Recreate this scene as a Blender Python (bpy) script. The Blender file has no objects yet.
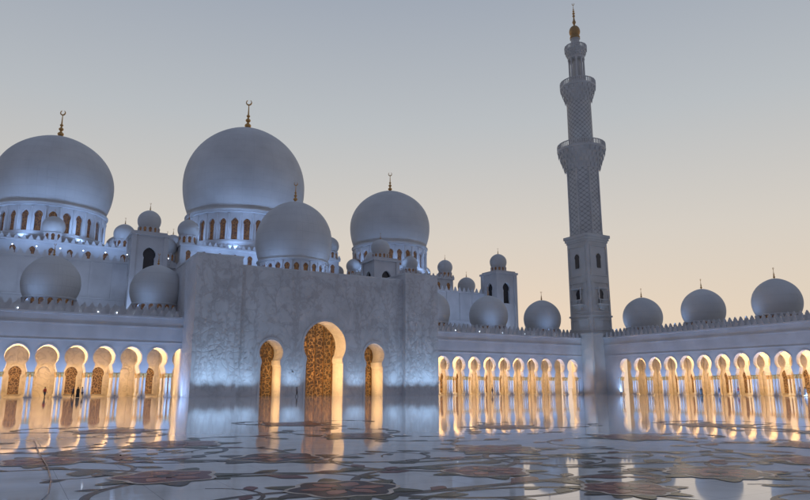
import bpy, bmesh, math, random
from mathutils import Vector, Matrix
R=math.radians
random.seed(11)
scene=bpy.context.scene
COL=scene.collection
scene.view_settings.view_transform='Standard'
scene.view_settings.look='None'
scene.view_settings.exposure=0

# ------------------------------------------------------------ materials
def new_mat(name):
    m=bpy.data.materials.new(name); m.use_nodes=True
    nt=m.node_tree; b=nt.nodes['Principled BSDF']
    return m,nt,b
def N(nt,t,**kw):
    n=nt.nodes.new(t)
    for k,v in kw.items(): setattr(n,k,v)
    return n
def marble(name,col,rough=0.6,var=0.12,bump=0.15,pat=None,pscale=0.8,pstr=0.3,nscale=0.25):
    m,nt,b=new_mat(name); L=nt.links.new
    tc=N(nt,'ShaderNodeTexCoord')
    geo=N(nt,'ShaderNodeNewGeometry')
    n1=N(nt,'ShaderNodeTexNoise'); n1.inputs['Scale'].default_value=nscale; n1.inputs['Detail'].default_value=8
    L(geo.outputs['Position'],n1.inputs['Vector'])
    r=N(nt,'ShaderNodeValToRGB')
    r.color_ramp.elements[0].position=0.3; r.color_ramp.elements[1].position=0.72
    r.color_ramp.elements[0].color=tuple(c*(1-var) for c in col)+(1,)
    r.color_ramp.elements[1].color=tuple(min(1,c*(1+var)) for c in col)+(1,)
    L(n1.outputs['Fac'],r.inputs['Fac'])
    colout=r.outputs['Color']; hgt=None
    n2=N(nt,'ShaderNodeTexNoise'); n2.inputs['Scale'].default_value=3; n2.inputs['Detail'].default_value=6
    L(geo.outputs['Position'],n2.inputs['Vector'])
    if pat=='floral':
        hs=[]
        for sc_,mul in ((pscale,5.0),(pscale*2.3,3.0)):
            n3=N(nt,'ShaderNodeTexNoise'); n3.inputs['Scale'].default_value=sc_; n3.inputs['Detail'].default_value=0.6
            L(geo.outputs['Position'],n3.inputs['Vector'])
            mm=N(nt,'ShaderNodeMath',operation='MULTIPLY'); mm.inputs[1].default_value=mul; L(n3.outputs['Fac'],mm.inputs[0])
            fr=N(nt,'ShaderNodeMath',operation='PINGPONG'); fr.inputs[1].default_value=.5; L(mm.outputs[0],fr.inputs[0])
            mr=N(nt,'ShaderNodeMapRange'); mr.inputs[1].default_value=0.0; mr.inputs[2].default_value=0.16
            L(fr.outputs[0],mr.inputs[0]); hs.append(mr)
        mu=N(nt,'ShaderNodeMath',operation='MULTIPLY'); L(hs[0].outputs[0],mu.inputs[0]); L(hs[1].outputs[0],mu.inputs[1])
        hgt=mu.outputs[0]
    elif pat=='rings':
        sp=N(nt,'ShaderNodeSeparateXYZ'); L(tc.outputs['Object'],sp.inputs[0])
        mm=N(nt,'ShaderNodeMath',operation='MULTIPLY'); mm.inputs[1].default_value=pscale
        L(sp.outputs['Z'],mm.inputs[0])
        fr=N(nt,'ShaderNodeMath',operation='FRACT'); L(mm.outputs[0],fr.inputs[0])
        mr=N(nt,'ShaderNodeMapRange'); mr.inputs[1].default_value=0.0; mr.inputs[2].default_value=0.1
        L(fr.outputs[0],mr.inputs[0])
        at=N(nt,'ShaderNodeMath',operation='ARCTAN2'); L(sp.outputs['Y'],at.inputs[0]); L(sp.outputs['X'],at.inputs[1])
        am=N(nt,'ShaderNodeMath',operation='MULTIPLY'); am.inputs[1].default_value=40/(2*math.pi); L(at.outputs[0],am.inputs[0])
        f2=N(nt,'ShaderNodeMath',operation='FRACT'); L(am.outputs[0],f2.inputs[0])
        m2=N(nt,'ShaderNodeMapRange'); m2.inputs[1].default_value=0.0; m2.inputs[2].default_value=0.06; L(f2.outputs[0],m2.inputs[0])
        mu=N(nt,'ShaderNodeMath',operation='MULTIPLY'); L(mr.outputs[0],mu.inputs[0]); L(m2.outputs[0],mu.inputs[1])
        hgt=mu.outputs[0]
    elif pat=='diamond':
        sp=N(nt,'ShaderNodeSeparateXYZ'); L(tc.outputs['Object'],sp.inputs[0])
        at=N(nt,'ShaderNodeMath',operation='ARCTAN2'); L(sp.outputs['Y'],at.inputs[0]); L(sp.outputs['X'],at.inputs[1])
        am=N(nt,'ShaderNodeMath',operation='MULTIPLY'); am.inputs[1].default_value=8.0; L(at.outputs[0],am.inputs[0])
        zm=N(nt,'ShaderNodeMath',operation='MULTIPLY'); zm.inputs[1].default_value=2.4; L(sp.outputs['Z'],zm.inputs[0])
        a1=N(nt,'ShaderNodeMath',operation='ADD'); L(am.outputs[0],a1.inputs[0]); L(zm.outputs[0],a1.inputs[1])
        a2=N(nt,'ShaderNodeMath',operation='SUBTRACT'); L(am.outputs[0],a2.inputs[0]); L(zm.outputs[0],a2.inputs[1])
        s1=N(nt,'ShaderNodeMath',operation='SINE'); L(a1.outputs[0],s1.inputs[0])
        s2=N(nt,'ShaderNodeMath',operation='SINE'); L(a2.outputs[0],s2.inputs[0])
        mu=N(nt,'ShaderNodeMath',operation='MULTIPLY'); L(s1.outputs[0],mu.inputs[0]); L(s2.outputs[0],mu.inputs[1])
        ab=N(nt,'ShaderNodeMath',operation='ABSOLUTE'); L(mu.outputs[0],ab.inputs[0])
        mr=N(nt,'ShaderNodeMapRange'); mr.inputs[1].default_value=0.05; mr.inputs[2].default_value=0.35
        L(ab.outputs[0],mr.inputs[0]); hgt=mr.outputs[0]
    bp=N(nt,'ShaderNodeBump'); bp.inputs['Strength'].default_value=bump; bp.inputs['Distance'].default_value=0.05
    L(n2.outputs['Fac'],bp.inputs['Height'])
    L(bp.outputs['Normal'],b.inputs['Normal'])
    if hgt is not None:
        b2=N(nt,'ShaderNodeBump'); b2.inputs['Strength'].default_value=0.5; b2.inputs['Distance'].default_value=0.05
        L(hgt,b2.inputs['Height']); L(bp.outputs['Normal'],b2.inputs['Normal']); L(b2.outputs['Normal'],b.inputs['Normal'])
        mx=N(nt,'ShaderNodeMix',data_type='RGBA',blend_type='MULTIPLY')
        mp=N(nt,'ShaderNodeMapRange'); mp.inputs[3].default_value=1-pstr; mp.inputs[4].default_value=1.0
        L(hgt,mp.inputs[0]); mx.inputs[0].default_value=1.0
        L(colout,mx.inputs[6]); L(mp.outputs[0],mx.inputs[7]); colout=mx.outputs[2]
    L(colout,b.inputs['Base Color'])
    b.inputs['Roughness'].default_value=rough
    return m
def simple(name,col,rough=0.5,metal=0.0,emit=None,estr=0.0,var=0.15,sc=4):
    m,nt,b=new_mat(name); L=nt.links.new
    geo=N(nt,'ShaderNodeNewGeometry')
    n=N(nt,'ShaderNodeTexNoise'); n.inputs['Scale'].default_value=sc; n.inputs['Detail'].default_value=4
    L(geo.outputs['Position'],n.inputs['Vector'])
    r=N(nt,'ShaderNodeValToRGB'); r.color_ramp.elements[0].position=.3; r.color_ramp.elements[1].position=.7
    r.color_ramp.elements[0].color=tuple(c*(1-var) for c in col)+(1,)
    r.color_ramp.elements[1].color=tuple(min(1,c*(1+var)) for c in col)+(1,)
    L(n.outputs['Fac'],r.inputs['Fac']); L(r.outputs['Color'],b.inputs['Base Color'])
    b.inputs['Roughness'].default_value=rough; b.inputs['Metallic'].default_value=metal
    if emit:
        b.inputs['Emission Color'].default_value=(*emit,1); b.inputs['Emission Strength'].default_value=estr
    return m
WALL=marble('white_marble',(.55,.55,.56))
CARVED=marble('carved_marble',(.55,.55,.56),pat='floral',pscale=.30,pstr=.08)
RELIEF=marble('relief_marble',(.475,.465,.47),var=.10)
DOME=marble('dome_marble',(.58,.575,.565),rough=.8,pat='rings',pscale=.5,pstr=.07,var=.12,nscale=.12)
MINA=marble('minaret_marble',(.52,.50,.47))
DIAM=marble('minaret_lattice',(.52,.50,.47),pat='diamond',pstr=.42)
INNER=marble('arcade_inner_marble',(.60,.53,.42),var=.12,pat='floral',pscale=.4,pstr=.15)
GOLD=simple('gold',(.55,.32,.12),rough=.4,metal=1.0)
CAPG=simple('gilded_capital',(.55,.38,.16),rough=.4,metal=.6)
DARK=simple('dark_glass',(.03,.028,.03),rough=.15)
BULB=simple('lamp_glass',(.8,.85,1),emit=(.7,.82,1),estr=6)
WARMB=simple('warm_lamp_glass',(1,.8,.5),emit=(1,.62,.25),estr=12)
def lattice_mat(name,sc,gold_e,dark,gold=(.55,.32,.10),w=.12):
    m,nt,b=new_mat(name); L=nt.links.new
    geo=N(nt,'ShaderNodeNewGeometry')
    n3=N(nt,'ShaderNodeTexNoise'); n3.inputs['Scale'].default_value=.8
    L(geo.outputs['Position'],n3.inputs['Vector'])
    va=N(nt,'ShaderNodeVectorMath',operation='ADD'); L(n3.outputs['Color'],va.inputs[0]); L(geo.outputs['Position'],va.inputs[1])
    v=N(nt,'ShaderNodeTexVoronoi',feature='DISTANCE_TO_EDGE'); v.inputs['Scale'].default_value=sc
    L(va.outputs[0],v.inputs['Vector'])
    mr=N(nt,'ShaderNodeMapRange'); mr.inputs[1].default_value=.05; mr.inputs[2].default_value=w
    mr.inputs[3].default_value=1; mr.inputs[4].default_value=0
    L(v.outputs['Distance'],mr.inputs[0])
    mx=N(nt,'ShaderNodeMix',data_type='RGBA'); L(mr.outputs[0],mx.inputs[0])
    mx.inputs[6].default_value=(*dark,1); mx.inputs[7].default_value=(*gold,1)
    L(mx.outputs[2],b.inputs['Base Color'])
    me=N(nt,'ShaderNodeMix',data_type='RGBA'); L(mr.outputs[0],me.inputs[0])
    me.inputs[6].default_value=(gold_e*.45,gold_e*.2,gold_e*.06,1); me.inputs[7].default_value=(gold_e,gold_e*.5,gold_e*.15,1)
    L(me.outputs[2],b.inputs['Emission Color']); b.inputs['Emission Strength'].default_value=1
    b.inputs['Roughness'].default_value=.2
    return m
DOOR=lattice_mat('bronze_glass_door',1.4,.14,(.03,.018,.012),(.30,.17,.065),.10)
BACKW=lattice_mat('inner_window_glass',2.2,.20,(.05,.03,.02),(.20,.11,.05),.10)
DRUMG=lattice_mat('drum_window_glass',1.4,.075,(.04,.03,.03),(.10,.06,.035))

# ------------------------------------------------------------ mesh helpers
def empty(name,loc=(0,0,0),rz=0,parent=None):
    e=bpy.data.objects.new(name,None); e.location=loc; e.rotation_euler=(0,0,rz); COL.objects.link(e)
    if parent: e.parent=parent
    return e
def mesh_of(bm,name,mats,smooth=None):
    bmesh.ops.recalc_face_normals(bm,faces=bm.faces[:])
    me=bpy.data.meshes.new(name); bm.to_mesh(me); bm.free()
    for m in (mats if isinstance(mats,(list,tuple)) else [mats]): me.materials.append(m)
    if smooth is not None:
        me.polygons.foreach_set('use_smooth',[True]*len(me.polygons))
        me.set_sharp_from_angle(angle=R(smooth))
    return me
def put(me,name,parent=None,loc=(0,0,0),rz=0,sc=1):
    o=bpy.data.objects.new(name,me); COL.objects.link(o); o.location=loc; o.rotation_euler=(0,0,rz); o.scale=(sc,)*3
    if parent: o.parent=parent
    return o
def add(bm,name,mats,parent=None,smooth=None,loc=(0,0,0),rz=0):
    return put(mesh_of(bm,name,mats,smooth),name,parent,loc,rz)
def box(bm,x0,x1,y0,y1,z0,z1,mi=0,M=None):
    vs=[Vector((x,y,z)) for z in(z0,z1) for y in(y0,y1) for x in(x0,x1)]
    if M: vs=[M@v for v in vs]
    v=[bm.verts.new(p) for p in vs]
    for f in((0,1,3,2),(4,5,7,6),(0,1,5,4),(2,3,7,6),(0,2,6,4),(1,3,7,5)):
        fc=bm.faces.new([v[i] for i in f]); fc.material_index=mi
def lathe(bm,prof,seg=32,c=(0,0,0),mi=0,rot=0,cap=True):
    rings=[]
    for r,z in prof:
        if r<1e-4: rings.append([bm.verts.new((c[0],c[1],c[2]+z))])
        else: rings.append([bm.verts.new((c[0]+r*math.cos(rot+2*math.pi*i/seg),c[1]+r*math.sin(rot+2*math.pi*i/seg),c[2]+z)) for i in range(seg)])
    for a,b in zip(rings,rings[1:]):
        if len(a)==1 and len(b)==1: continue
        for i in range(seg):
            j=(i+1)%seg
            if len(a)==1: f=bm.faces.new((a[0],b[j],b[i]))
            elif len(b)==1: f=bm.faces.new((a[i],a[j],b[0]))
            else: f=bm.faces.new((a[i],a[j],b[j],b[i]))
            f.material_index=mi
    if cap:
        for rg in(rings[0],rings[-1]):
            if len(rg)>1:
                f=bm.faces.new(rg); f.material_index=mi
def extr(bm,pts,y0,y1,M=None,skip=(),mi=0):
    M=M or Matrix.Identity(4)
    f=[bm.verts.new(M@Vector((x,y0,z))) for x,z in pts]
    b=[bm.verts.new(M@Vector((x,y1,z))) for x,z in pts]
    a=bm.faces.new(f); c=bm.faces.new(b[::-1]); a.material_index=mi;c.material_index=mi
    a.normal_update(); c.normal_update()
    n=len(pts)
    for i in range(n):
        if i in skip: continue
        j=(i+1)%n
        q=bm.faces.new((f[i],b[i],b[j],f[j])); q.material_index=mi
    bmesh.ops.triangulate(bm,faces=[a,c])
def arch_pts(xc,zc,r,neck,pre,n=20,point=.12):
    phi=math.acos(neck/r)
    pts=[(xc-h,z) for h,z in pre]
    for i in range(n+1):
        t=math.pi+phi-(math.pi+2*phi)*i/n
        s=max(0,math.sin(t))
        pts.append((xc+r*math.cos(t),zc+r*math.sin(t)+point*r*s**6))
    pts+=[(xc+h,z) for h,z in reversed(pre)]
    return pts
def resample(p,n):
    d=[0]
    for a,b in zip(p,p[1:]): d.append(d[-1]+math.dist(a,b))
    o=[]
    for i in range(n):
        t=d[-1]*i/(n-1); k=0
        while k<len(d)-2 and d[k+1]<t: k+=1
        f=(t-d[k])/max(1e-6,d[k+1]-d[k]); f=min(1,max(0,f))
        o.append((p[k][0]*(1-f)+p[k+1][0]*f,p[k][1]*(1-f)+p[k+1][1]*f))
    return o
def surround(bm,outer,inner,y,t,n=60,M=None):
    M=M or Matrix.Identity(4)
    oo=resample(outer,n); ii=resample(inner,n)
    F=[[bm.verts.new(M@Vector((x,yy,z))) for x,z in q] for q,yy in((oo,y),(oo,y-t),(ii,y-t),(ii,y+.02))]
    for A_,B_ in zip(F,F[1:]):
        for i in range(n-1): bm.faces.new((A_[i],A_[i+1],B_[i+1],B_[i]))
def merlons(bm,x0,x1,y,z,sp=1.4,w=.85,h=1.25,t=.3,axis='x'):
    n=max(1,int(abs(x1-x0)/sp))
    for i in range(n+1):
        c=x0+(x1-x0)*i/n
        prof=[(-w/2,0),(w/2,0),(w/2,h*.35),(w*.3,h*.5),(w*.22,h*.75),(0,h),(-w*.22,h*.75),(-w*.3,h*.5),(-w/2,h*.35)]
        if axis=='x': M=Matrix.Translation((c,y,z))
        else: M=Matrix.Translation((y,c,z))@Matrix.Rotation(R(90),4,'Z')
        extr(bm,prof,-t/2,t/2,M)

# ------------------------------------------------------------ lights
def aim(o,d): o.rotation_euler=Vector(d).to_track_quat('-Z','Y').to_euler()
def area(name,loc,d,sx,sy,e,col,parent=None,spread=180):
    l=bpy.data.lights.new(name,'AREA'); l.shape='RECTANGLE'; l.size=sx; l.size_y=sy; l.energy=e; l.color=col; l.spread=R(spread)
    o=bpy.data.objects.new(name,l); COL.objects.link(o); o.location=loc
    if parent: o.parent=parent
    aim(o,d); return o
def spot(name,loc,d,ang,e,col,parent=None,rad=.25,blend=1):
    l=bpy.data.lights.new(name,'SPOT'); l.spot_size=R(ang); l.spot_blend=blend; l.energy=e; l.color=col; l.shadow_soft_size=rad
    o=bpy.data.objects.new(name,l); COL.objects.link(o); o.location=loc
    if parent: o.parent=parent
    aim(o,d); return o
BLUE=(.33,.54,1.0); ICE=(.42,.66,1.0); WARM=(1.0,.61,.26)

# ------------------------------------------------------------ domes
_cache={}
def finial(h):
    k=('fin',h)
    if k in _cache: return _cache[k]
    bm=bmesh.new()
    def ball(z,r,q=.8): return [(r*math.sin(a)+.02*h*.3,z-r*q*math.cos(a)) for a in [math.pi*i/8 for i in range(1,8)]]
    p=[(h*.09,0),(h*.04,.05*h)]+ball(.17*h,.085*h)+ball(.33*h,.065*h)+ball(.46*h,.045*h)+[(h*.018,.6*h),(h*.012,.78*h),(0,.79*h)]
    lathe(bm,p,16)
    ro=.085*h; n=20; zc=.78*h+ro
    out=[];inn=[]
    for i in range(n+1):
        a=R(-245)+R(310)*i/n
        out.append((ro*math.cos(a),zc+ro*math.sin(a)))
    for i in range(n+1):
        a=R(65)-R(310)*i/n
        inn.append((ro*.72*math.cos(a),zc+ro*.16+ro*.72*math.sin(a)))
    extr(bm,out+inn[1:-1],-.012*h,.012*h,Matrix.Rotation(R(-30),4,'Z'))
    _cache[k]=mesh_of(bm,'finial',GOLD,40); return _cache[k]
def dome(parent,name,loc,r0,Rm,H,zw,dr,dh,n,fin,seg=64):
    key=(r0,Rm,H,zw,dr,dh,n)
    e=empty(name,loc,0,parent)
    if key not in _cache:
        bm=bmesh.new(); p=[]
        s0=math.acos(r0/Rm)
        p+=[(dr*1.0,0),(dr*1.05,.0),(dr*1.05,.02*Rm),(dr*1.02,.035*Rm),(dr*1.02,.055*Rm),(r0,.06*Rm)]
        zb=.06*Rm
        for i in range(1,13):
            a=s0*(1-i/12); p.append((Rm*math.cos(a),zb+zw*(1-math.sin(a)/math.sin(s0))*1.0))
        for i in range(1,27):
            a=math.pi/2*i/26
            rr=Rm*math.cos(a); zz=(H-zb-zw)*math.sin(a)
            zz+= .035*Rm*max(0,math.sin(a))**14
            p.append((max(rr,0) if i<26 else 0,zb+zw+zz))
        lathe(bm,p,seg,cap=False)
        shell=mesh_of(bm,'dome_shell',DOME,30)
        bm=bmesh.new()
        w=2*dr*math.tan(math.pi/n)
        pre=[(w*.24,dh*.16),(w*.24,dh*.5)]
        op=arch_pts(0,dh*.66,w*.30,w*.25,pre,12,.25)
        pts=[(-w/2,dh*.16)]+op+[(w/2,dh*.16),(w/2,dh),(-w/2,dh)]
        m=len(pts)
        for i in range(n):
            M=Matrix.Rotation(2*math.pi*i/n,4,'Z')@Matrix.Translation((0,-dr,0))
            extr(bm,pts,0,dr*.05,M,skip=(m-1,m-3))
            a=2*math.pi*(i+.5)/n; rr=dr/math.cos(math.pi/n)
            lathe(bm,[(w*.10,dh*.16),(w*.07,dh*.22),(w*.07,dh*.78),(w*.11,dh*.86),(w*.11,dh*.9)],8,(rr*math.cos(a-math.pi/2),rr*math.sin(a-math.pi/2),0))
        lathe(bm,[(dr*1.06,-.02*dr),(dr*1.06,dh*.10),(dr*1.03,dh*.17),(dr*.9,dh*.17)],seg,cap=False)
        lathe(bm,[(dr*.98,dh*.93),(dr*1.035,dh*.95),(dr*1.035,dh*1.0),(dr*.9,dh*1.0)],seg,cap=False)
        drum=mesh_of(bm,'drum_arcade',WALL,30)
        bm=bmesh.new(); lathe(bm,[(dr*.955,dh*.1),(dr*.955,dh*.97)],seg,cap=False)
        gl=mesh_of(bm,'drum_windows',DRUMG,30)
        _cache[key]=(shell,drum,gl)
    s,d,g=_cache[key]
    put(s,'dome_shell',e,(0,0,dh)); put(d,'drum_arcade',e); put(g,'drum_windows',e)
    put(finial(fin),'finial',e,(0,0,dh+H+.02*Rm-.02*fin))
    return e

# ------------------------------------------------------------ arcades
BW=4.5; WT=14.3
def arcade(name,loc,rz,groups,fills,roof,domes):
    e=empty(name,loc,rz)
    bmw=bmesh.new(); bmc=bmesh.new(); bmg=bmesh.new(); bmi=bmesh.new(); bmd=bmesh.new(); bml=bmesh.new()
    pre=[(1.74,4.25),(1.70,4.6),(1.55,5.0),(1.42,5.45)]
    op=arch_pts(0,6.95,1.86,1.40,pre,22,.06)
    pts=[(-BW/2,4.25)]+op+[(BW/2,4.25),(BW/2,WT),(-BW/2,WT)]
    m=len(pts)
    oi=arch_pts(0,6.95,1.87,1.41,[],22,.06); oo=arch_pts(0,6.95,2.06,1.72,[],22,.06)
    for (xs) in groups:
        for xc in xs:
            T=Matrix.Translation((xc,0,0))
            extr(bmw,pts,0,1.2,T,skip=(m-1,m-3))
            surround(bmw,oo,oi,0,.06,24,T)
            extr(bmi,pts[:-2]+[(BW/2,11.9),(-BW/2,11.9)],5.2,5.9,T,skip=(m-1,m-3))
        x0=min(xs)-BW/2
        for i in range(len(xs)+1):
            xp=x0+BW*i
            for row,(ya,yb) in enumerate(((.28,.92),(5.3,5.8))):
                for dx in(-.33,.33):
                    for y in((ya,yb) if row==0 else (5.55,)):
                        lathe(bmc,[(.30,0),(.30,.25),(.22,.4),(.20,.5),(.175,3.35)],10,(xp+dx,y,.12))
                        lathe(bmg,[(.18,3.3),(.22,3.4),(.19,3.5),(.24,3.7),(.33,3.95),(.34,4.13)],10,(xp+dx,y,.12))
            box(bmc,xp-.72,xp+.72,.02,1.18,0.0,.13)
        L0=min(xs)-BW/2; L1=max(xs)+BW/2
        for i in range(len(xs)):
            xw=x0+BW*(i+.5)
            if i%3!=1: 
                a=arch_pts(xw,4.3,1.05,.85,[(.85,.5),(.85,3.3)],12,.1)
                extr(bmd,a,8.35,8.46)
            surround(bmi,arch_pts(xw,4.3,1.4,1.15,[(1.2,.4)],12,.1),arch_pts(xw,4.3,1.07,.87,[(.87,.5),(.87,3.3)],12,.1),8.5,.25,30)
            box(bmi,x0+BW*i-.35,x0+BW*i+.35,8.2,8.5,.0,11.9)
            lathe(bml,[(0,9.2),(.16,9.35),(.2,9.6),(.12,9.9),(.02,10),(.02,11.9)],8,(xw,3.2,0))
        area('cove_light',((L0+L1)/2,2.0,11.5),(0,.75,-1),L1-L0,.5,122*(L1-L0),WARM,e)
        area('floor_uplight',((L0+L1)/2,4.6,.3),(0,-.35,1),L1-L0,.3,20*(L1-L0),WARM,e,spread=130)
        area('facade_wash',((L0+L1)/2,-2.6,.12),(0,.5,1),L1-L0,.25,38*(L1-L0),BLUE,e,spread=120)
    for a,b in fills: box(bmw,a,b,.001,1.199,0,WT-.002)
    for a,b in roof:
        box(bmi,a,b,1.25,15.5,12.0,13.9)
        box(bmi,a,b,8.5,9.2,0,12.0)
        box(bmw,a,b,-.35,1.5,WT,WT+.35)
        box(bmw,a,b,-.12,0.0,12.5,12.75)
        box(bmw,a,b,-.08,0.0,9.75,9.9)
        merlons(bmw,a,b,.1,WT+.35)
        box(bmw,a,b,3.6,4.0,13.9,16.2); merlons(bmw,a,b,3.8,16.2,1.3,.8,.9)
    add(bmw,'arcade_wall',WALL,e); add(bmc,'columns',WALL,e,30); add(bmg,'column_capitals',CAPG,e,30)
    add(bmi,'inner_walls_and_roof',INNER,e); add(bmd,'inner_windows',BACKW,e); add(bml,'hanging_lanterns',WARMB,e,30)
    for x,zo in domes:
        d=dome(e,'small_dome',(x,10,15.4+zo),4.4,5.1,8.1,2.7,4.45,1.7,18,2.8,48)
        bm=bmesh.new(); 
        box(bm,-5.4,5.4,-5.4,5.4,-1.6-zo,-.03); merlons(bm,-5.3,5.3,-5.3,-.03,1.3,.7,.6); add(bm,'dome_plinth',WALL,d)
        spot('dome_uplight',(x-4.5,10-7.5,16.9),(.5,.75,.62),95,300,BLUE,e)
    return e
gL=[-106.7-BW*k for k in range(0,16)]
gR=[-7.7-BW*k for k in range(0,11)]
A=arcade('arcade_gallery',(0,0,0),0,[gL,gR],[(-5.45,0)],[(-176.5,-106.9),(-55.2,-3.9)],[(-147.5,.7),(-129.5,.7),(-110.6,.7),(-45.3,.2),(-27,.2),(-8.4,.2)])
gB=[10.9+BW*k for k in range(0,20)]
B=arcade('arcade_gallery',(0,0,0),R(-90),[gB],[(1.21,8.65)],[(3.9,98.6)],[(8.9,0),(27.2,0),(45.6,0),(64,0)])

# ------------------------------------------------------------ prayer hall
mq=empty('mosque')
TIERS=((-129.3,17,33.6),(-81,21,35.4),(-32.6,14.6,34.6))
bm=bmesh.new()
box(bm,-170,-10,26,90,0,28.4)
box(bm,-170.4,-9.6,25.6,90.4,28.4,28.9)
merlons(bm,-170,-10,25.8,28.9,1.5,.9,1.2); merlons(bm,26,90,-9.8,28.9,1.5,.9,1.2,axis='y')
box(bm,-170,-10,25.8,26,20.3,20.7)
for k in range(37): box(bm,-170+k*4.4-.3,-170+k*4.4+.3,25.8,26,20.7,28.4)
for cx,hw,zt in TIERS:
    box(bm,cx-hw,cx+hw,54-hw,54+hw,28.9,zt)
    box(bm,cx-hw-.3,cx+hw+.3,54-hw-.3,54+hw+.3,zt,zt+.5)
    merlons(bm,cx-hw,cx+hw,54-hw,zt+.5,1.4,.85,1.1); merlons(bm,54-hw,54+hw,cx-hw,zt+.5,1.4,.85,1.1,axis='y')
    lathe(bm,[(hw*.93,zt+.5),(hw*.93,zt+1.9),(hw*.9,zt+2.3),(hw*.7,zt+2.3)],64,(cx,54,0),cap=False)
box(bm,-100,-62,9.5,26,0,24.1)
add(bm,'hall_walls',WALL,mq)
bm=bmesh.new()
for cx,hw,zt in TIERS:
    nn=int(hw*2/3.6)
    for k in range(nn):
        x=cx-hw+ (2*hw)*(k+.5)/nn
        extr(bm,arch_pts(x,zt-1.7,.6,.5,[(.5,zt-3.8),(.5,zt-2.2)],10,.2),54-hw-.1,54-hw-.01)
add(bm,'hall_windows',DRUMG,mq)

dome(mq,'great_dome',(-81,54,38.2),15.2,17.2,28.0,9.6,15.3,9.8,30,10.6,96)
dome(mq,'great_dome',(-129.6,54,35.9),12.3,13.8,20.2,7.0,12.4,8.0,26,8.4,96)
dome(mq,'great_dome',(-32.6,54,36.8),11.6,12.9,19.2,6.6,11.7,8.4,26,7.4,96)
dome(mq,'portal_dome',(-81,12,24.8),7.8,8.7,14.6,4.8,7.9,4.4,24,5.4,64)
bm=bmesh.new(); lathe(bm,[(10.2,24.1),(10.2,24.9),(8.2,25.4)],48,(-81,12,0),cap=False); add(bm,'portal_dome_plinth',WALL,mq,30)
def cupola(x,y,z,s=1.0,n=10):
    return dome(mq,'cupola',(x,y,z),1.75*s,2.15*s,3.5*s,1.3*s,1.8*s,1.9*s,n,1.6*s,32)
for (cx,hw_,zt_),hw,s in zip(TIERS,(15.2,19,12.8),(1.15,1.2,1.1)):
    for a,b in((-1,-1),(1,-1),(1,1),(-1,1),(0,-1),(1,0),(-1,0)):
        if cx==-81 and a==0: continue
        cupola(cx+a*hw,54+b*hw,zt_+.5,s)
cupola(-104.5,37,31.5,1.15); cupola(-62,40,30,1.15); cupola(-12.5,40,28.9,1.3); cupola(-142,30,28.9,1.3)
bmt=bmesh.new(); bmw_=bmesh.new()
for x,s_ in((-104.5,1.6),(-62,1.6)):
    yy=37 if x<-80 else 40
    box(bmt,x-2.2,x+2.2,yy-2.2,yy+2.2,28.9,31.4 if x<-80 else 29.95)
for (x,y) in((-110.9,24),(-52,24),(-12.2,24),(-149,24)):
    h=3.3; zt=34.2
    for sx in(-1,1):
        for sy in(-1,1):
            box(bmt,x+sx*h-.5,x+sx*h+.5,y+sy*h-.5,y+sy*h+.5,13.9,zt)
    for k in range(4):
        M=Matrix.Translation((x,y,0))@Matrix.Rotation(math.pi/2*k,4,'Z')@Matrix.Translation((0,-h,0))
        op=arch_pts(0,30.1,1.35,1.1,[(1.15,25.6),(1.15,28.8)],14,.2)
        w=2*(h-.5)
        extr(bmt,[(-w/2,25.6)]+op+[(w/2,25.6),(w/2,zt),(-w/2,zt)],-.2,.5,M)
        extr(bmt,[(-w/2,13.9),(w/2,13.9),(w/2,25.6),(-w/2,25.6)],-.2,.5,M)
        extr(bmw_,[(-1.5,25.4),(1.5,25.4),(1.5,32.4),(-1.5,32.4)],.6,.7,M)
    box(bmt,x-h-.75,x+h+.75,y-h-.75,y+h+.75,zt,zt+.55)
    box(bmt,x-h-.2,x+h+.2,y-h-.2,y+h+.2,zt+.55,zt+1.0)
    dome(mq,'turret_dome',(x,y,zt+1.0),2.1,2.5,4.0,1.5,2.2,1.5,12,2.0,40)
add(bmt,'turrets',WALL,mq); add(bmw_,'turret_windows',DARK,mq)
bm=bmesh.new()
def lamp(x,y,z,r=.11): lathe(bm,[(0,-r),(r*.8,-r*.5),(r,0),(r*.8,r*.5),(0,r)],8,(x,y,z))
for k in range(22): lamp(-176+k*3.2,3.3,15.3)
for k in range(14): lamp(-53+k*3.6,3.3,15.3,.1)
for k in range(12): lamp(-150+k*4.4,25.3,29.0+1.5,.12)
add(bm,'parapet_lamps',BULB,mq)

# ------------------------------------------------------------ portal
po=empty('entrance_portal')
bm=bmesh.new()
FY=-7.4; WY=-8.6
AR=((-81,9.9,4.5,3.75,3.95,6.3),(-92,8.2,2.3,1.8,2.0,5.6),(-70,8.2,2.3,1.8,2.0,5.6))
main=arch_pts(-81,9.9,4.5,3.75,[(3.95,0),(3.95,6.3),(3.75,6.8)],32,.05)
sl=arch_pts(-92,8.2,2.3,1.8,[(2.0,0),(2.0,5.6),(1.8,6.0)],24,.05)
sr=arch_pts(-70,8.2,2.3,1.8,[(2.0,0),(2.0,5.6),(1.8,6.0)],24,.05)
pts=[(-98.6,0)]+sl+main+sr+[(-63.2,0),(-63.2,24.3),(-98.6,24.3)]
extr(bm,pts,FY,-2.4)
add(bm,'portal_front',CARVED,po)
bm=bmesh.new()
for a,b in((-107,-98.6),(-63.2,-55)):
    box(bm,a,b,WY,10,0,25.6)
    box(bm,a-.12,b+.12,WY-.12,10.1,25.6,25.9)
box(bm,-98.6,-63.2,-2.0,9.5,0,24.2)
box(bm,-98.6,-63.2,FY-.12,FY+1,24.3,24.55)
add(bm,'portal_wings',CARVED,po)
bm=bmesh.new()
for xc,zc,r,nk,j,hh in AR:
    outer=arch_pts(xc,zc,r+.45,nk+.5,[(j+.5,0)],28,.05); inner=arch_pts(xc,zc,r+.01,nk+.01,[(j+.01,0),(j+.01,hh),(nk+.01,hh+.5)],28,.05)
    surround(bm,outer,inner,FY,.12)
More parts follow.
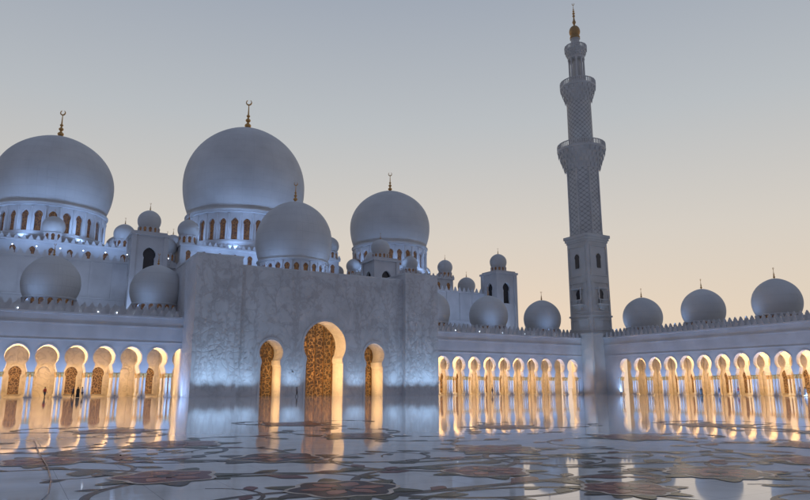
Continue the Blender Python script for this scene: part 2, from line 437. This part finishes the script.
add(bm,'arch_surrounds',WALL,po)
bm=bmesh.new(); rg=random.Random(21); YC=[0]
def clear_of(x,z,m=.8):
    for xc,zc,r,nk,j,hh in AR:
        if abs(x-xc)<j+m and z<zc: return False
        if math.hypot(x-xc,z-zc)<r+m: return False
    return True
def quadxz(p,y): 
    f=bm.faces.new([bm.verts.new((x,y,z)) for x,z in p]); return f
def leafxz(x,z,a,l,w,y):
    YC[0]+=1; y-=(YC[0]%40)*.0006
    ca,sa=math.cos(a),math.sin(a)
    q=[(0,0),(.35*l,w/2),(.7*l,w*.35),(l,0),(.7*l,-w*.35),(.35*l,-w/2)]
    quadxz([(x+u*ca-v*sa,z+u*sa+v*ca) for u,v in q],y)
def plant(x,z,a,n,xa,xb,zt,y,w=.2,depth=0):
    k=rg.uniform(.06,.2)*rg.choice((-1,1)); prev=None
    YC[0]+=1; ys=y-(YC[0]%40)*.0003; front=(y>WY+.5)
    for i in range(n):
        if i%9==8: k=-k*rg.uniform(.7,1.3)
        a+=k*.6+rg.uniform(-.05,.05)
        if depth==0: a+=(math.pi/2-a)*.12
        x2=x+.34*math.cos(a); z2=z+.34*math.sin(a)
        if not(xa<x2<xb and .6<z2<zt) or (front and not clear_of(x2,z2)): break
        ww=w*(1-.6*i/n); nx,nz=-math.sin(a)*ww/2,math.cos(a)*ww/2
        cur=((x2+nx,z2+nz),(x2-nx,z2-nz))
        if prev: quadxz((prev[0],prev[1],cur[1],cur[0]),ys)
        prev=cur; x,z=x2,z2
        if i%3==1: leafxz(x,z,a+rg.choice((-1,1))*rg.uniform(.6,1.1),rg.uniform(.6,1.1),rg.uniform(.3,.45),y-.008)
        if depth==0 and i%14==8: plant(x,z,a+rg.choice((-1,1))*1.0,14,xa,xb,zt,y,w*.7,1)
    m_=rg.choice((6,7,8)); s=rg.uniform(.5,.9)
    if xa+s<x<xb-s and z<zt-s and (not front or clear_of(x,z,s+.5)):
        for q in range(m_): leafxz(x,z,2*math.pi*q/m_,s,s*.55,y-.012)
for x in (-106,-104.8,-103.5,-102.2,-100.9,-99.6): plant(x,.8,math.pi/2,90,-106.7,-98.9,24.6,WY-.02)
for x in (-62.3,-61,-59.7,-58.4,-57.1,-55.9): plant(x,.8,math.pi/2,90,-62.9,-55.3,24.6,WY-.02)
for x in (-97.9,-96.9,-95.6,-88.6,-87.7,-86.8,-75.2,-74.3,-73.4,-66.4,-65.2,-64.2): plant(x,.8,math.pi/2,80,-98.3,-63.5,23.6,FY-.02)
for x in range(-96,-64,4): plant(x+rg.random(),15.0+rg.random()*3,math.pi/2+rg.uniform(-.6,.6),34,-98.3,-63.5,23.6,FY-.02)
add(bm,'carved_plant_relief',RELIEF,po)
bm=bmesh.new(); bmf=bmesh.new()
for xc,w,h in((-81,4.6,14.6),(-92,2.4,10.8),(-70,2.4,10.8)):
    box(bm,xc-w,xc+w,-2.38,-2.28,0,h)
    nm=4 if w>3 else 2
    for i in range(nm+1):
        x=xc-w*.8+2*w*.8*i/nm; box(bmf,x-.07,x+.07,-2.55,-2.385,0,h-.5)
    for z in(3.2,6.4,9.6): 
        if z<h-1: box(bmf,xc-w,xc+w,-2.53,-2.386,z-.08,z+.08)
    for j_ in range(2 if w>3 else 1):
        cx=xc+(0 if w<3 else (-1.9 if j_==0 else 1.9))
        for z in (1.9,4.8,8.0):
            R0=1.15 if w>3 else .95
            c1=[(cx+R0*math.cos(t),z+R0*math.sin(t)) for t in [2*math.pi*i/24 for i in range(25)]]
            c2=[(cx+(R0-.12)*math.cos(t),z+(R0-.12)*math.sin(t)) for t in [2*math.pi*i/24 for i in range(25)]]
            surround(bmf,c1,c2,-2.39,.08,25)
add(bm,'glass_doors',DOOR,po); add(bmf,'door_frames',simple('bronze',(.36,.21,.09),rough=.4,metal=1),po)
for xc,j,zc,e_ in((-81,3.9,6,1700),(-92,1.95,5,540),(-70,1.95,5,540)):
    area('reveal_light',(xc-j+.05,-5.0,zc),(1,-.25,.15),2.6,zc*1.6,e_,(1,.56,.21),po,spread=140)
for x in(-105.4,-103,-100.4,-61.6,-59,-56.6): spot('portal_uplight',(x,WY-2.6,.15),(0,.40,1),78,1500,ICE,po,rad=.4)
for x in(-97.6,-95.8,-88.6,-87.0,-75.0,-73.4,-66.2,-64.4): spot('portal_uplight',(x,FY-2.4,.15),(0,.40,1),76,1000,ICE,po,rad=.4)
area('portal_side_wash',(-110,-4,.2),(.5,0,1),4,.3,320,BLUE,po)
for cx,cz,rr,en in((-81,37,21.5,6600),(-129.6,35.4,17,4900),(-32.6,36.2,16,4200)):
    for a in(-158,-112,-68,-22):
        px=cx+rr*math.cos(R(a)); py=54+rr*math.sin(R(a))
        spot('dome_flood',(px,py,cz),(cx-px,54-py,17),110,en*.40,BLUE,mq,rad=.6)
for a in(-140,-60):
    px=-81+12.5*math.cos(R(a)); py=12+12.5*math.sin(R(a))
    spot('dome_flood',(px,py,25),(-81-px,12-py,10),110,900,BLUE,mq,rad=.5)
area('hall_wash',(-138,16,14.4),(0,.7,1),60,.4,1100,(.5,.66,1),mq,spread=120)
area('hall_wash',(-33,16,14.4),(0,.7,1),44,.4,1000,(.45,.62,1),mq,spread=120)
area('hall_wash_upper',(-129,31,29.6),(0,.5,1),34,.4,1300,BLUE,mq,spread=120)
area('hall_wash_upper',(-81,28,29.6),(0,.5,1),38,.4,1500,BLUE,mq,spread=120)
for x in(-111.8,-12.2): spot('turret_flood',(x-5,16.5,15),(4,6,16),70,1300,BLUE,mq)

# ------------------------------------------------------------ minaret
mi=empty('minaret')
bm=bmesh.new()
def sq(h0,z0,h1,z1,c=.35):
    def ring(h,z):
        k=h-c
        return [bm.verts.new((x,y,z)) for x,y in((-k,-h),(k,-h),(h,-k),(h,k),(k,h),(-k,h),(-h,k),(-h,-k))]
    a=ring(h0,z0); b=ring(h1,z1)
    for i in range(8): bm.faces.new((a[i],a[(i+1)%8],b[(i+1)%8],b[i]))
    bm.faces.new(a); bm.faces.new(b)
sq(4.35,0,4.35,1.4); sq(4.2,1.4,4.15,15.2); sq(4.4,15.2,4.4,15.8); sq(3.95,15.8,3.9,40.6); sq(4.2,20.2,4.2,20.6)
for h,z0,z1 in((4.1,40.6,41.2),(4.35,41.2,41.9),(4.6,41.9,42.6)): sq(h,z0,h,z1)
for k in range(4):
    M=Matrix.Rotation(math.pi/2*k,4,'Z')
    for z0,z1 in((16.6,19.6),(21.4,29.6),(31.2,39.6)):
        for x0,x1,za,zb in((-3.1,-2.8,z0,z1),(2.8,3.1,z0,z1),(-2.8,2.8,z1-.3,z1),(-2.8,2.8,z0,z0+.3)):
            box(bm,x0,x1,-4.12,-3.8,za,zb,M=M)
    for zb in(23.2,):
        box(bm,-1.9,1.9,-5.4,-3.9,zb,zb+.35,M=M); box(bm,-1.3,1.3,-4.9,-3.9,zb-.6,zb,M=M); box(bm,-.8,.8,-4.4,-3.9,zb-1.2,zb-.6,M=M)
        for x in [-1.8+.4*i for i in range(10)]: box(bm,x-.06,x+.06,-5.35,-5.23,zb+.35,zb+1.35,M=M)
        box(bm,-1.9,1.9,-5.4,-5.2,zb+1.35,zb+1.5,M=M)
        box(bm,-1.9,1.9,-5.3,-3.9,zb+4.4,zb+4.7,M=M)
        for x in(-1.7,1.7): box(bm,x-.12,x+.12,-5.2,-4.96,zb+1.5,zb+4.4,M=M)
add(bm,'square_shaft',MINA,mi)
bm=bmesh.new()
for k in range(4):
    M=Matrix.Rotation(math.pi/2*k,4,'Z')
    extr(bm,arch_pts(0,26.3,.95,.8,[(.8,23.6),(.8,25.7)],12,.2),-4.1,-3.97,M)
    extr(bm,arch_pts(0,36.4,.8,.65,[(.65,33.4),(.65,35.8)],12,.2),-4.1,-3.97,M)
add(bm,'shaft_windows',DARK,mi)
bm=bmesh.new()
o8=R(22.5)
lathe(bm,[(4.7,42.6),(4.7,43.6),(4.45,43.9),(4.4,61.4),(4.6,61.8)],8,rot=o8)
add(bm,'octagonal_shaft',DIAM,mi)
bm=bmesh.new()
for i in range(8):
    a=o8+math.pi/4*i
    lathe(bm,[(.28,42.7),(.22,43.5),(.2,60.8),(.3,61.6)],8,(4.5*math.cos(a),4.5*math.sin(a),0))
def flare(r0,r1,z0,z1,steps,seg):
    p=[]
    for i in range(steps):
        f=i/steps; g=(i+1)/steps
        rr=r0+(r1-r0)*(f**1.2); r2=r0+(r1-r0)*(g**1.2)
        z=z0+(z1-z0)*f; z2=z0+(z1-z0)*g
        p+=[(rr+.05,z),(rr+.08,z+(z2-z)*.45),(r2,z2)]
    lathe(bm,[(r0-.3,z0-.01)]+p,seg)
    for s in range(steps):
        f=(s+.5)/steps; rr=r0+(r1-r0)*(f**1.1)+.12
        for i in range(seg):
            a=2*math.pi*(i+.5*(s%2))/seg
            z=z0+(z1-z0)*f
            lathe(bm,[(0,z-.7*(z1-z0)/steps),(.24*r1/6,z),(.24*r1/6,z+.35*(z1-z0)/steps)],5,(rr*math.cos(a),rr*math.sin(a),0))
def rail(r,z,n,h=1.3):
    lathe(bm,[(r-.12,z+h),(r+.12,z+h),(r+.12,z+h+.2),(r-.12,z+h+.2),(r-.12,z+h)],n,cap=False)
    for i in range(n*3):
        a=2*math.pi*i/(n*3); lathe(bm,[(.15,z),(.15,z+h)],5,((r)*math.cos(a),r*math.sin(a),0))
flare(4.6,6.5,61.8,67.4,4,24); lathe(bm,[(6.7,67.4),(6.8,68.0),(3.0,68.0)],24); rail(6.6,68.0,24)
lathe(bm,[(3.75,68),(3.75,69.2),(3.45,69.5)],32); 
flare(3.5,4.9,82.4,86.8,4,20); lathe(bm,[(5.05,86.8),(5.1,87.3),(2.5,87.3)],24); rail(4.95,87.3,20)
lathe(bm,[(2.3,87.3),(2.3,89.4),(2.5,89.6),(2.5,89.9),(1.3,90.0),(1.1,96.0),(2.3,96.2),(2.45,96.8)],24)
for i in range(8):
    a=math.pi/4*i; lathe(bm,[(.38,89.9),(.27,90.4),(.25,95.4),(.42,96.2)],8,(2.05*math.cos(a),2.05*math.sin(a),0))
flare(2.3,3.1,96.8,98.8,3,16); lathe(bm,[(3.2,98.8),(3.25,99.1),(1.2,99.1)],20); rail(3.1,99.1,14,1.0)
lathe(bm,[(1.5,99.1),(1.4,100.5),(1.2,102.4),(1.5,102.8)],20)
add(bm,'galleries',MINA,mi,30)
bm=bmesh.new(); lathe(bm,[(3.45,69.5),(3.4,82.0),(3.55,82.4)],32); add(bm,'round_shaft',DIAM,mi,30)
bm=bmesh.new()
pr=[(1.2,102.8),(1.5,103.3)]
for i in range(1,14):
    a=-.9+(math.pi/2+.9)*i/13; pr.append((1.5*math.cos(a)+.1,105.2+1.9*math.sin(a)))
pr+=[(.3,107.6),(.55,108.3),(.3,109.0),(.18,109.8),(.38,110.3),(.16,110.8),(.1,112.6),(0,112.7)]
lathe(bm,pr,24)
add(bm,'gold_bulb',simple('aged_gold',(.42,.26,.12),rough=.5,metal=1),mi,40)
f=put(finial(4.5),'finial',mi,(0,0,110.4))
for a in(-150,-90): 
    px,py=9*math.cos(R(a)),9*math.sin(R(a))
    spot('minaret_flood',(px,py,.3),(-px*.35,-py*.35,14),60,3000,ICE,mi)
for a in(-150,-90):
    px,py=5.9*math.cos(R(a)),5.9*math.sin(R(a))
    spot('gallery_light',(px,py,68.3),(-px*.5,-py*.5,8),80,90,ICE,mi)

# ------------------------------------------------------------ ground
m,nt,b=new_mat('polished_marble_floor'); L=nt.links.new
geo=N(nt,'ShaderNodeNewGeometry')
bk=N(nt,'ShaderNodeTexBrick'); bk.offset=0; bk.inputs['Scale'].default_value=1.0; bk.inputs['Mortar Size'].default_value=.006
bk.inputs['Brick Width'].default_value=1.2; bk.inputs['Row Height'].default_value=1.2
bk.inputs['Color1'].default_value=(.84,.83,.82,1); bk.inputs['Color2'].default_value=(.78,.78,.78,1); bk.inputs['Mortar'].default_value=(.5,.5,.5,1)
L(geo.outputs['Position'],bk.inputs['Vector'])
n1=N(nt,'ShaderNodeTexNoise'); n1.inputs['Scale'].default_value=1.3; n1.inputs['Detail'].default_value=5; L(geo.outputs['Position'],n1.inputs['Vector'])
mr=N(nt,'ShaderNodeMapRange'); mr.inputs[1].default_value=.3; mr.inputs[2].default_value=.7; mr.inputs[3].default_value=.90; mr.inputs[4].default_value=1.04; L(n1.outputs['Fac'],mr.inputs[0])
mx=N(nt,'ShaderNodeMix',data_type='RGBA',blend_type='MULTIPLY'); mx.inputs[0].default_value=1; L(bk.outputs['Color'],mx.inputs[6]); L(mr.outputs[0],mx.inputs[7])
L(mx.outputs[2],b.inputs['Base Color'])
n2=N(nt,'ShaderNodeTexNoise'); n2.inputs['Scale'].default_value=.35; n2.inputs['Detail'].default_value=4; L(geo.outputs['Position'],n2.inputs['Vector'])
mr2=N(nt,'ShaderNodeMapRange'); mr2.inputs[1].default_value=.3; mr2.inputs[2].default_value=.7; mr2.inputs[3].default_value=.03; mr2.inputs[4].default_value=.055; L(n2.outputs['Fac'],mr2.inputs[0])
L(mr2.outputs[0],b.inputs['Roughness']); b.inputs['IOR'].default_value=1.62
bp=N(nt,'ShaderNodeBump'); bp.inputs['Strength'].default_value=.02; bp.inputs['Distance'].default_value=.02; L(n1.outputs['Fac'],bp.inputs['Height']); L(bp.outputs['Normal'],b.inputs['Normal'])
bm=bmesh.new(); v=[bm.verts.new(p) for p in((-3000,-3000,0),(3000,-3000,0),(3000,3000,0),(-3000,3000,0))]; bm.faces.new(v)
add(bm,'ground',m)

# ------------------------------------------------------------ floral mosaic inlaid in the courtyard
CAM=Vector((-134.1,-130.2,1.6)); fw=Vector((.503,.864,0)).normalized(); rt=Vector((fw.y,-fw.x,0))
def inlay(name,col): 
    mm=simple(name,col,rough=.18,var=.3,sc=3); bb=mm.node_tree.nodes['Principled BSDF']
    bb.inputs['IOR'].default_value=1.2; bb.inputs['Specular IOR Level'].default_value=.35; return mm
IM=[inlay('inlay_vine_grey',(.08,.062,.05)),inlay('inlay_mauve',(.17,.05,.045)),inlay('inlay_rose',(.34,.15,.11)),inlay('inlay_olive',(.09,.08,.04)),inlay('inlay_dark',(.04,.02,.022)),inlay('inlay_cream',(.62,.52,.43))]
bm=bmesh.new(); ZC=[0]
def P(u,v,z): q=CAM+rt*u+fw*v; return bm.verts.new((q.x,q.y,z))
def lift(z):
    ZC[0]+=1; return z*.7+(ZC[0]%60)*.00003
def ribbon(pts,w,z,mi_,taper=True):
    z=lift(z)
    n=len(pts); prev=None
    for i,(u,v) in enumerate(pts):
        a=pts[max(0,i-1)]; c=pts[min(n-1,i+1)]
        d=Vector((c[0]-a[0],c[1]-a[1]))
        if d.length>0: d.normalize()
        ww=w*(1-.75*i/(n-1)) if taper else w
        nx,ny=-d.y*ww/2,d.x*ww/2
        cur=(P(u+nx,v+ny,z),P(u-nx,v-ny,z))
        if prev:
            f=bm.faces.new((prev[0],prev[1],cur[1],cur[0])); f.material_index=mi_
        prev=cur
def petal(u,v,a,l,w,z,mi_,n=12,r0=0):
    pts=[]; z=lift(z)
    for i in range(n+1):
        t=i/n; pts.append((r0+(l-r0)*t, w/2*math.sin(math.pi*t**1.4)**.8*(1+.10*math.sin(14*t)) if 0<t<1 else 0))
    for i in range(n-1,0,-1):
        pts.append((pts[i][0],-pts[i][1]))
    f=bm.faces.new([P(u+x*math.cos(a)-y*math.sin(a),v+x*math.sin(a)+y*math.cos(a),z) for x,y in pts]); f.material_index=mi_
def flower(u,v,r,seed):
    rg=random.Random(seed); n=rg.choice((5,6,7)); a0=rg.random()*6
    z=.0120
    for i in range(n): petal(u,v,a0+2*math.pi*(i+.5)/n+rg.uniform(-.1,.1),r*1.55,r*.55,z,3 if rg.random()<.7 else 0)
    for i in range(n): petal(u,v,a0+2*math.pi*i/n,r*1.16,r*1.08,z+.003,5)
    for i in range(n):
        a=a0+2*math.pi*i/n
        petal(u,v,a,r*1.07,r*.9,z+.006,1 if seed%3 else 4)
    for i in range(n):
        a=a0+2*math.pi*i/n
        petal(u,v,a,r*.84,r*.36,z+.009,2)
    for i in range(7): petal(u,v,2*math.pi*i/7,r*.26,r*.2,z+.012,4)
def leafy(pts,rg,size,z=.0075,every=5):
    for i in range(3,len(pts)-1,every):
        a=math.atan2(pts[i+1][1]-pts[i-1][1],pts[i+1][0]-pts[i-1][0])
        s=rg.choice((-1,1)); l=size*rg.uniform(.7,1.4)
        petal(pts[i][0],pts[i][1],a+s*rg.uniform(.4,.9),l,l*.45,z,rg.choice((3,3,0,1)))
def vine(u,v,a,n,k,rg,w=.18,step=.22,mi_=0,z=.0030,tight=1.0,ls=.6):
    pts=[(u,v)]
    for i in range(n):
        a+=k*step*(1+tight*2.2*i/n)
        u+=step*math.cos(a); v+=step*math.sin(a); pts.append((u,v))
    ribbon(pts,w,z,mi_); leafy(pts,rg,ls)
    return pts,a
rg=random.Random(8)
fl=[(-1.0,11.3,.85),(-4.4,12.8,.9),(1.6,13.6,.8),(-3.0,16.2,1.0),(-8.0,15.4,.9),(3.6,11.3,.7),(6.0,13.4,.9),(9.4,15.4,.95),(-6.6,20.0,1.2),(2.4,18.4,1.1),
    (11.8,19.5,1.1),(-13,19.6,1.1),(-1.6,23.4,1.2),(7.6,22.8,1.2),(-11,26.0,1.3),(4.2,28.8,1.3),(16,25,1.3),(-19,28,1.3),(13.5,30,1.4),(-5,31,1.4)]
for i,(u,v,r) in enumerate(fl):
    flower(u,v,r,i)
    a0=rg.random()*6.28
    for k in range(3):
        a=a0+k*2.1
        vine(u+r*math.cos(a),v+r*math.sin(a),a+rg.uniform(-.3,.3),rg.randint(18,32),rg.choice((-1,1))*rg.uniform(.22,.42),rg,ls=.5*r+.15)
for k in range(9):
    u=-15+k*3.8; v=10+(k*37%10)*.8; a=rg.uniform(-.5,.5); pts=[]
    for i in range(60):
        t=i/59; pts.append((u+10*t*math.cos(a)+.7*math.sin(6*t+k),v+9*t*math.sin(a)*.8+1.5*math.sin(4.2*t+k*1.3)))
    ribbon(pts,.24,.0056,0 if k%2 else 3,False); leafy(pts,rg,.75,.0100,6)
for k in range(30):
    u=rg.uniform(-34,34); v=rg.uniform(-14,8.2); 
    flower(u,v,rg.uniform(.7,1.1),100+k)
    for q in range(2): vine(u,v,rg.random()*6,30,rg.choice((-1,1))*.3,rg)
for f in bm.faces: f.normal_update()
bmesh.ops.triangulate(bm,faces=[f for f in bm.faces if len(f.verts)>4])
me=bpy.data.meshes.new('floral_floor_mosaic'); 
for f in bm.faces:
    f.normal_update()
    if f.normal.z<0: f.normal_flip()
bm.to_mesh(me); bm.free()
for mm in IM: me.materials.append(mm)
put(me,'floral_floor_mosaic')
cu=bpy.data.curves.new('cable','CURVE'); cu.dimensions='3D'; cu.bevel_depth=.012
sp=cu.splines.new('POLY'); cp=[(-11.6,21.5),(-9.0,17),(-7.2,14),(-6.1,12),(-5.4,10.6),(-4.6,8.4)]; sp.points.add(len(cp)-1)
for i,(u,v) in enumerate(cp):
    q=CAM+rt*u+fw*v; sp.points[i].co=(q.x,q.y,.032,1)
oc=bpy.data.objects.new('power_cable',cu); COL.objects.link(oc); cu.materials.append(DARK)

# ------------------------------------------------------------ people
def person(loc,face,top,bot,hair,stride=.12,robe=False,s=1.0):
    m,nt,b=new_mat('person_clothes'); L=nt.links.new
    tc=N(nt,'ShaderNodeTexCoord'); sp=N(nt,'ShaderNodeSeparateXYZ'); L(tc.outputs['Object'],sp.inputs[0])
    dv=N(nt,'ShaderNodeMath',operation='DIVIDE'); dv.inputs[1].default_value=2.0; L(sp.outputs['Z'],dv.inputs[0])
    r=N(nt,'ShaderNodeValToRGB'); cr=r.color_ramp; cr.interpolation='CONSTANT'
    cr.elements[0].color=(.02,.02,.02,1); cr.elements[1].position=.045; cr.elements[1].color=(*bot,1)
    for p_,c_ in((.48,top),(.755,(.42,.25,.17))):
        e_=cr.elements.new(p_); e_.color=(*c_,1)
    L(dv.outputs[0],r.inputs[0]); L(r.outputs[0],b.inputs['Base Color']); b.inputs['Roughness'].default_value=.8
    e=empty('person',loc,face); e.scale=(s,)*3
    V=[(0,0,.95,.15),(0,.01,1.15,.135),(0,0,1.36,.15),(0,0,1.5,.06),(0,-.015,1.6,.085),(0,-.005,1.70,.075)]
    E=[(0,1),(1,2),(2,3),(3,4),(4,5)]
    for sd in(-1,1):
        k=len(V); st=stride*sd
        V+=[(sd*.17,0,1.42,.06),(sd*.24,.03-st*.4,1.14,.045),(sd*.25,-.08-st,.9,.034),(sd*.25,-.11-st*1.1,.80,.03),(sd*.24,-.12-st*1.1,.74,.014),(sd*.215,-.135-st*1.1,.80,.012)]
        E+=[(2,k),(k,k+1),(k+1,k+2),(k+2,k+3),(k+3,k+4),(k+3,k+5)]
        k=len(V)
        V+=[(sd*.1,0,.86,.10),(sd*.11,st*.6-.03,.48,.068),(sd*.11,st*1.5+.03,.09,.045),(sd*.115,st*1.5-.13,.035,.035)]
        E+=[(0,k),(k,k+1),(k+1,k+2),(k+2,k+3)]
    me=bpy.data.meshes.new('body'); me.from_pydata([v[:3] for v in V],E,[]); me.materials.append(m)
    o=put(me,'body',e)
    md=o.modifiers.new('skin','SKIN'); md.use_smooth_shade=True
    for i,v in enumerate(me.skin_vertices[0].data): v.radius=(V[i][3],V[i][3]); v.use_root=(i==0)
    sb=o.modifiers.new('sub','SUBSURF'); sb.levels=2; sb.render_levels=2
    bm=bmesh.new(); lathe(bm,[(.098,-.09),(.105,0),(.095,.06),(.06,.105),(0,.12)],14,(0,.022,1.67)); lathe(bm,[(.0,-.025),(.016,-.012),(0,.02)],6,(0,-.105,1.62))
    add(bm,'hair',simple('hair',hair,rough=.7),e,60)
    if robe:
        bm=bmesh.new(); lathe(bm,[(.3,.05),(.27,.5),(.2,.98),(.19,1.2),(.2,1.38),(.08,1.49)],18,cap=False); add(bm,'robe',simple('robe_cloth',top,rough=.85),e,60)
BLK=(.02,.02,.025)
person((-129.1,-3.0,0),R(40),(.5,.07,.04),(.05,.06,.1),BLK)
person((-124.9,-3.2,0),R(-60),(.04,.05,.09),(.03,.03,.04),BLK)
person((-123.5,-3.0,0),R(120),(.6,.6,.6),(.05,.05,.07),BLK,.05)
person((-124.2,-3.6,0),R(10),(.02,.02,.02),(.02,.02,.02),BLK,.03,True)
person((-88.0,-11,0),R(80),(.05,.05,.07),(.04,.04,.05),BLK)
person((-2.0,-55.2,.0),R(200),(.03,.03,.04),(.03,.03,.04),BLK)
person((-2.4,-56.4,.0),R(-80),(.5,.5,.52),(.5,.5,.52),BLK,.03,True)
person((-1.9,-33.4,.0),R(-60),(.03,.03,.03),(.03,.03,.03),BLK,.03,True)
person((-2.2,-38.0,.0),R(-100),(.04,.05,.10),(.03,.03,.04),BLK)
person((-2.0,-42.3,.0),R(-90),(.25,.06,.05),(.04,.04,.05),BLK)
person((-36,-2.5,.0),R(20),(.05,.05,.06),(.04,.04,.05),BLK)

# ------------------------------------------------------------ sky, sun, camera
w=bpy.data.worlds.new('World'); scene.world=w; w.use_nodes=True
nt=w.node_tree; nt.nodes.clear(); L=nt.links.new
out=N(nt,'ShaderNodeOutputWorld')
tc=N(nt,'ShaderNodeTexCoord'); sp=N(nt,'ShaderNodeSeparateXYZ'); L(tc.outputs['Generated'],sp.inputs[0])
def ramp(stops):
    r=N(nt,'ShaderNodeValToRGB'); cr=r.color_ramp
    cr.elements[0].position=stops[0][0]; cr.elements[0].color=(*stops[0][1],1)
    cr.elements[1].position=stops[-1][0]; cr.elements[1].color=(*stops[-1][1],1)
    for p_,c_ in stops[1:-1]:
        e_=cr.elements.new(p_); e_.color=(*c_,1)
    L(sp.outputs['Z'],r.inputs[0]); return r
west=ramp([(0,(.80,.64,.48)),(.10,(.79,.665,.53)),(.22,(.69,.64,.575)),(.38,(.51,.54,.565)),(.55,(.36,.405,.48)),(1,(.20,.26,.39))])
east=ramp([(0,(.24,.23,.28)),(.12,(.255,.25,.32)),(.3,(.20,.23,.33)),(1,(.17,.22,.345))])
dt=N(nt,'ShaderNodeVectorMath',operation='DOT_PRODUCT'); dt.inputs[1].default_value=(.62,.78,0); L(tc.outputs['Generated'],dt.inputs[0])
mr=N(nt,'ShaderNodeMapRange',interpolation_type='SMOOTHSTEP'); mr.inputs[1].default_value=-.7; mr.inputs[2].default_value=.95; L(dt.outputs['Value'],mr.inputs[0])
mx=N(nt,'ShaderNodeMix',data_type='RGBA'); L(mr.outputs[0],mx.inputs[0]); L(east.outputs[0],mx.inputs[6]); L(west.outputs[0],mx.inputs[7])
bg=N(nt,'ShaderNodeBackground'); bg.inputs['Strength'].default_value=.95; L(mx.outputs[2],bg.inputs['Color'])
sk=N(nt,'ShaderNodeTexSky',sky_type='NISHITA'); sk.sun_disc=False; sk.sun_elevation=R(1.0); sk.sun_rotation=R(38)
bg2=N(nt,'ShaderNodeBackground'); bg2.inputs['Strength'].default_value=.006; L(sk.outputs[0],bg2.inputs['Color'])
ad=N(nt,'ShaderNodeAddShader'); L(bg.outputs[0],ad.inputs[0]); L(bg2.outputs[0],ad.inputs[1]); L(ad.outputs[0],out.inputs['Surface'])
sl_=bpy.data.lights.new('sun','SUN'); sl_.energy=.03; sl_.angle=R(60); sl_.color=(1,.8,.62)
so=bpy.data.objects.new('sun',sl_); COL.objects.link(so); aim(so,(-.62,-.78,-.12))

cd=bpy.data.cameras.new('camera'); cam=bpy.data.objects.new('camera',cd); COL.objects.link(cam)
cam.location=CAM; cam.rotation_euler=(R(90+11.74),0,R(-30.2)); cd.lens=29.5; cd.sensor_width=36; cd.clip_end=8000
scene.camera=cam
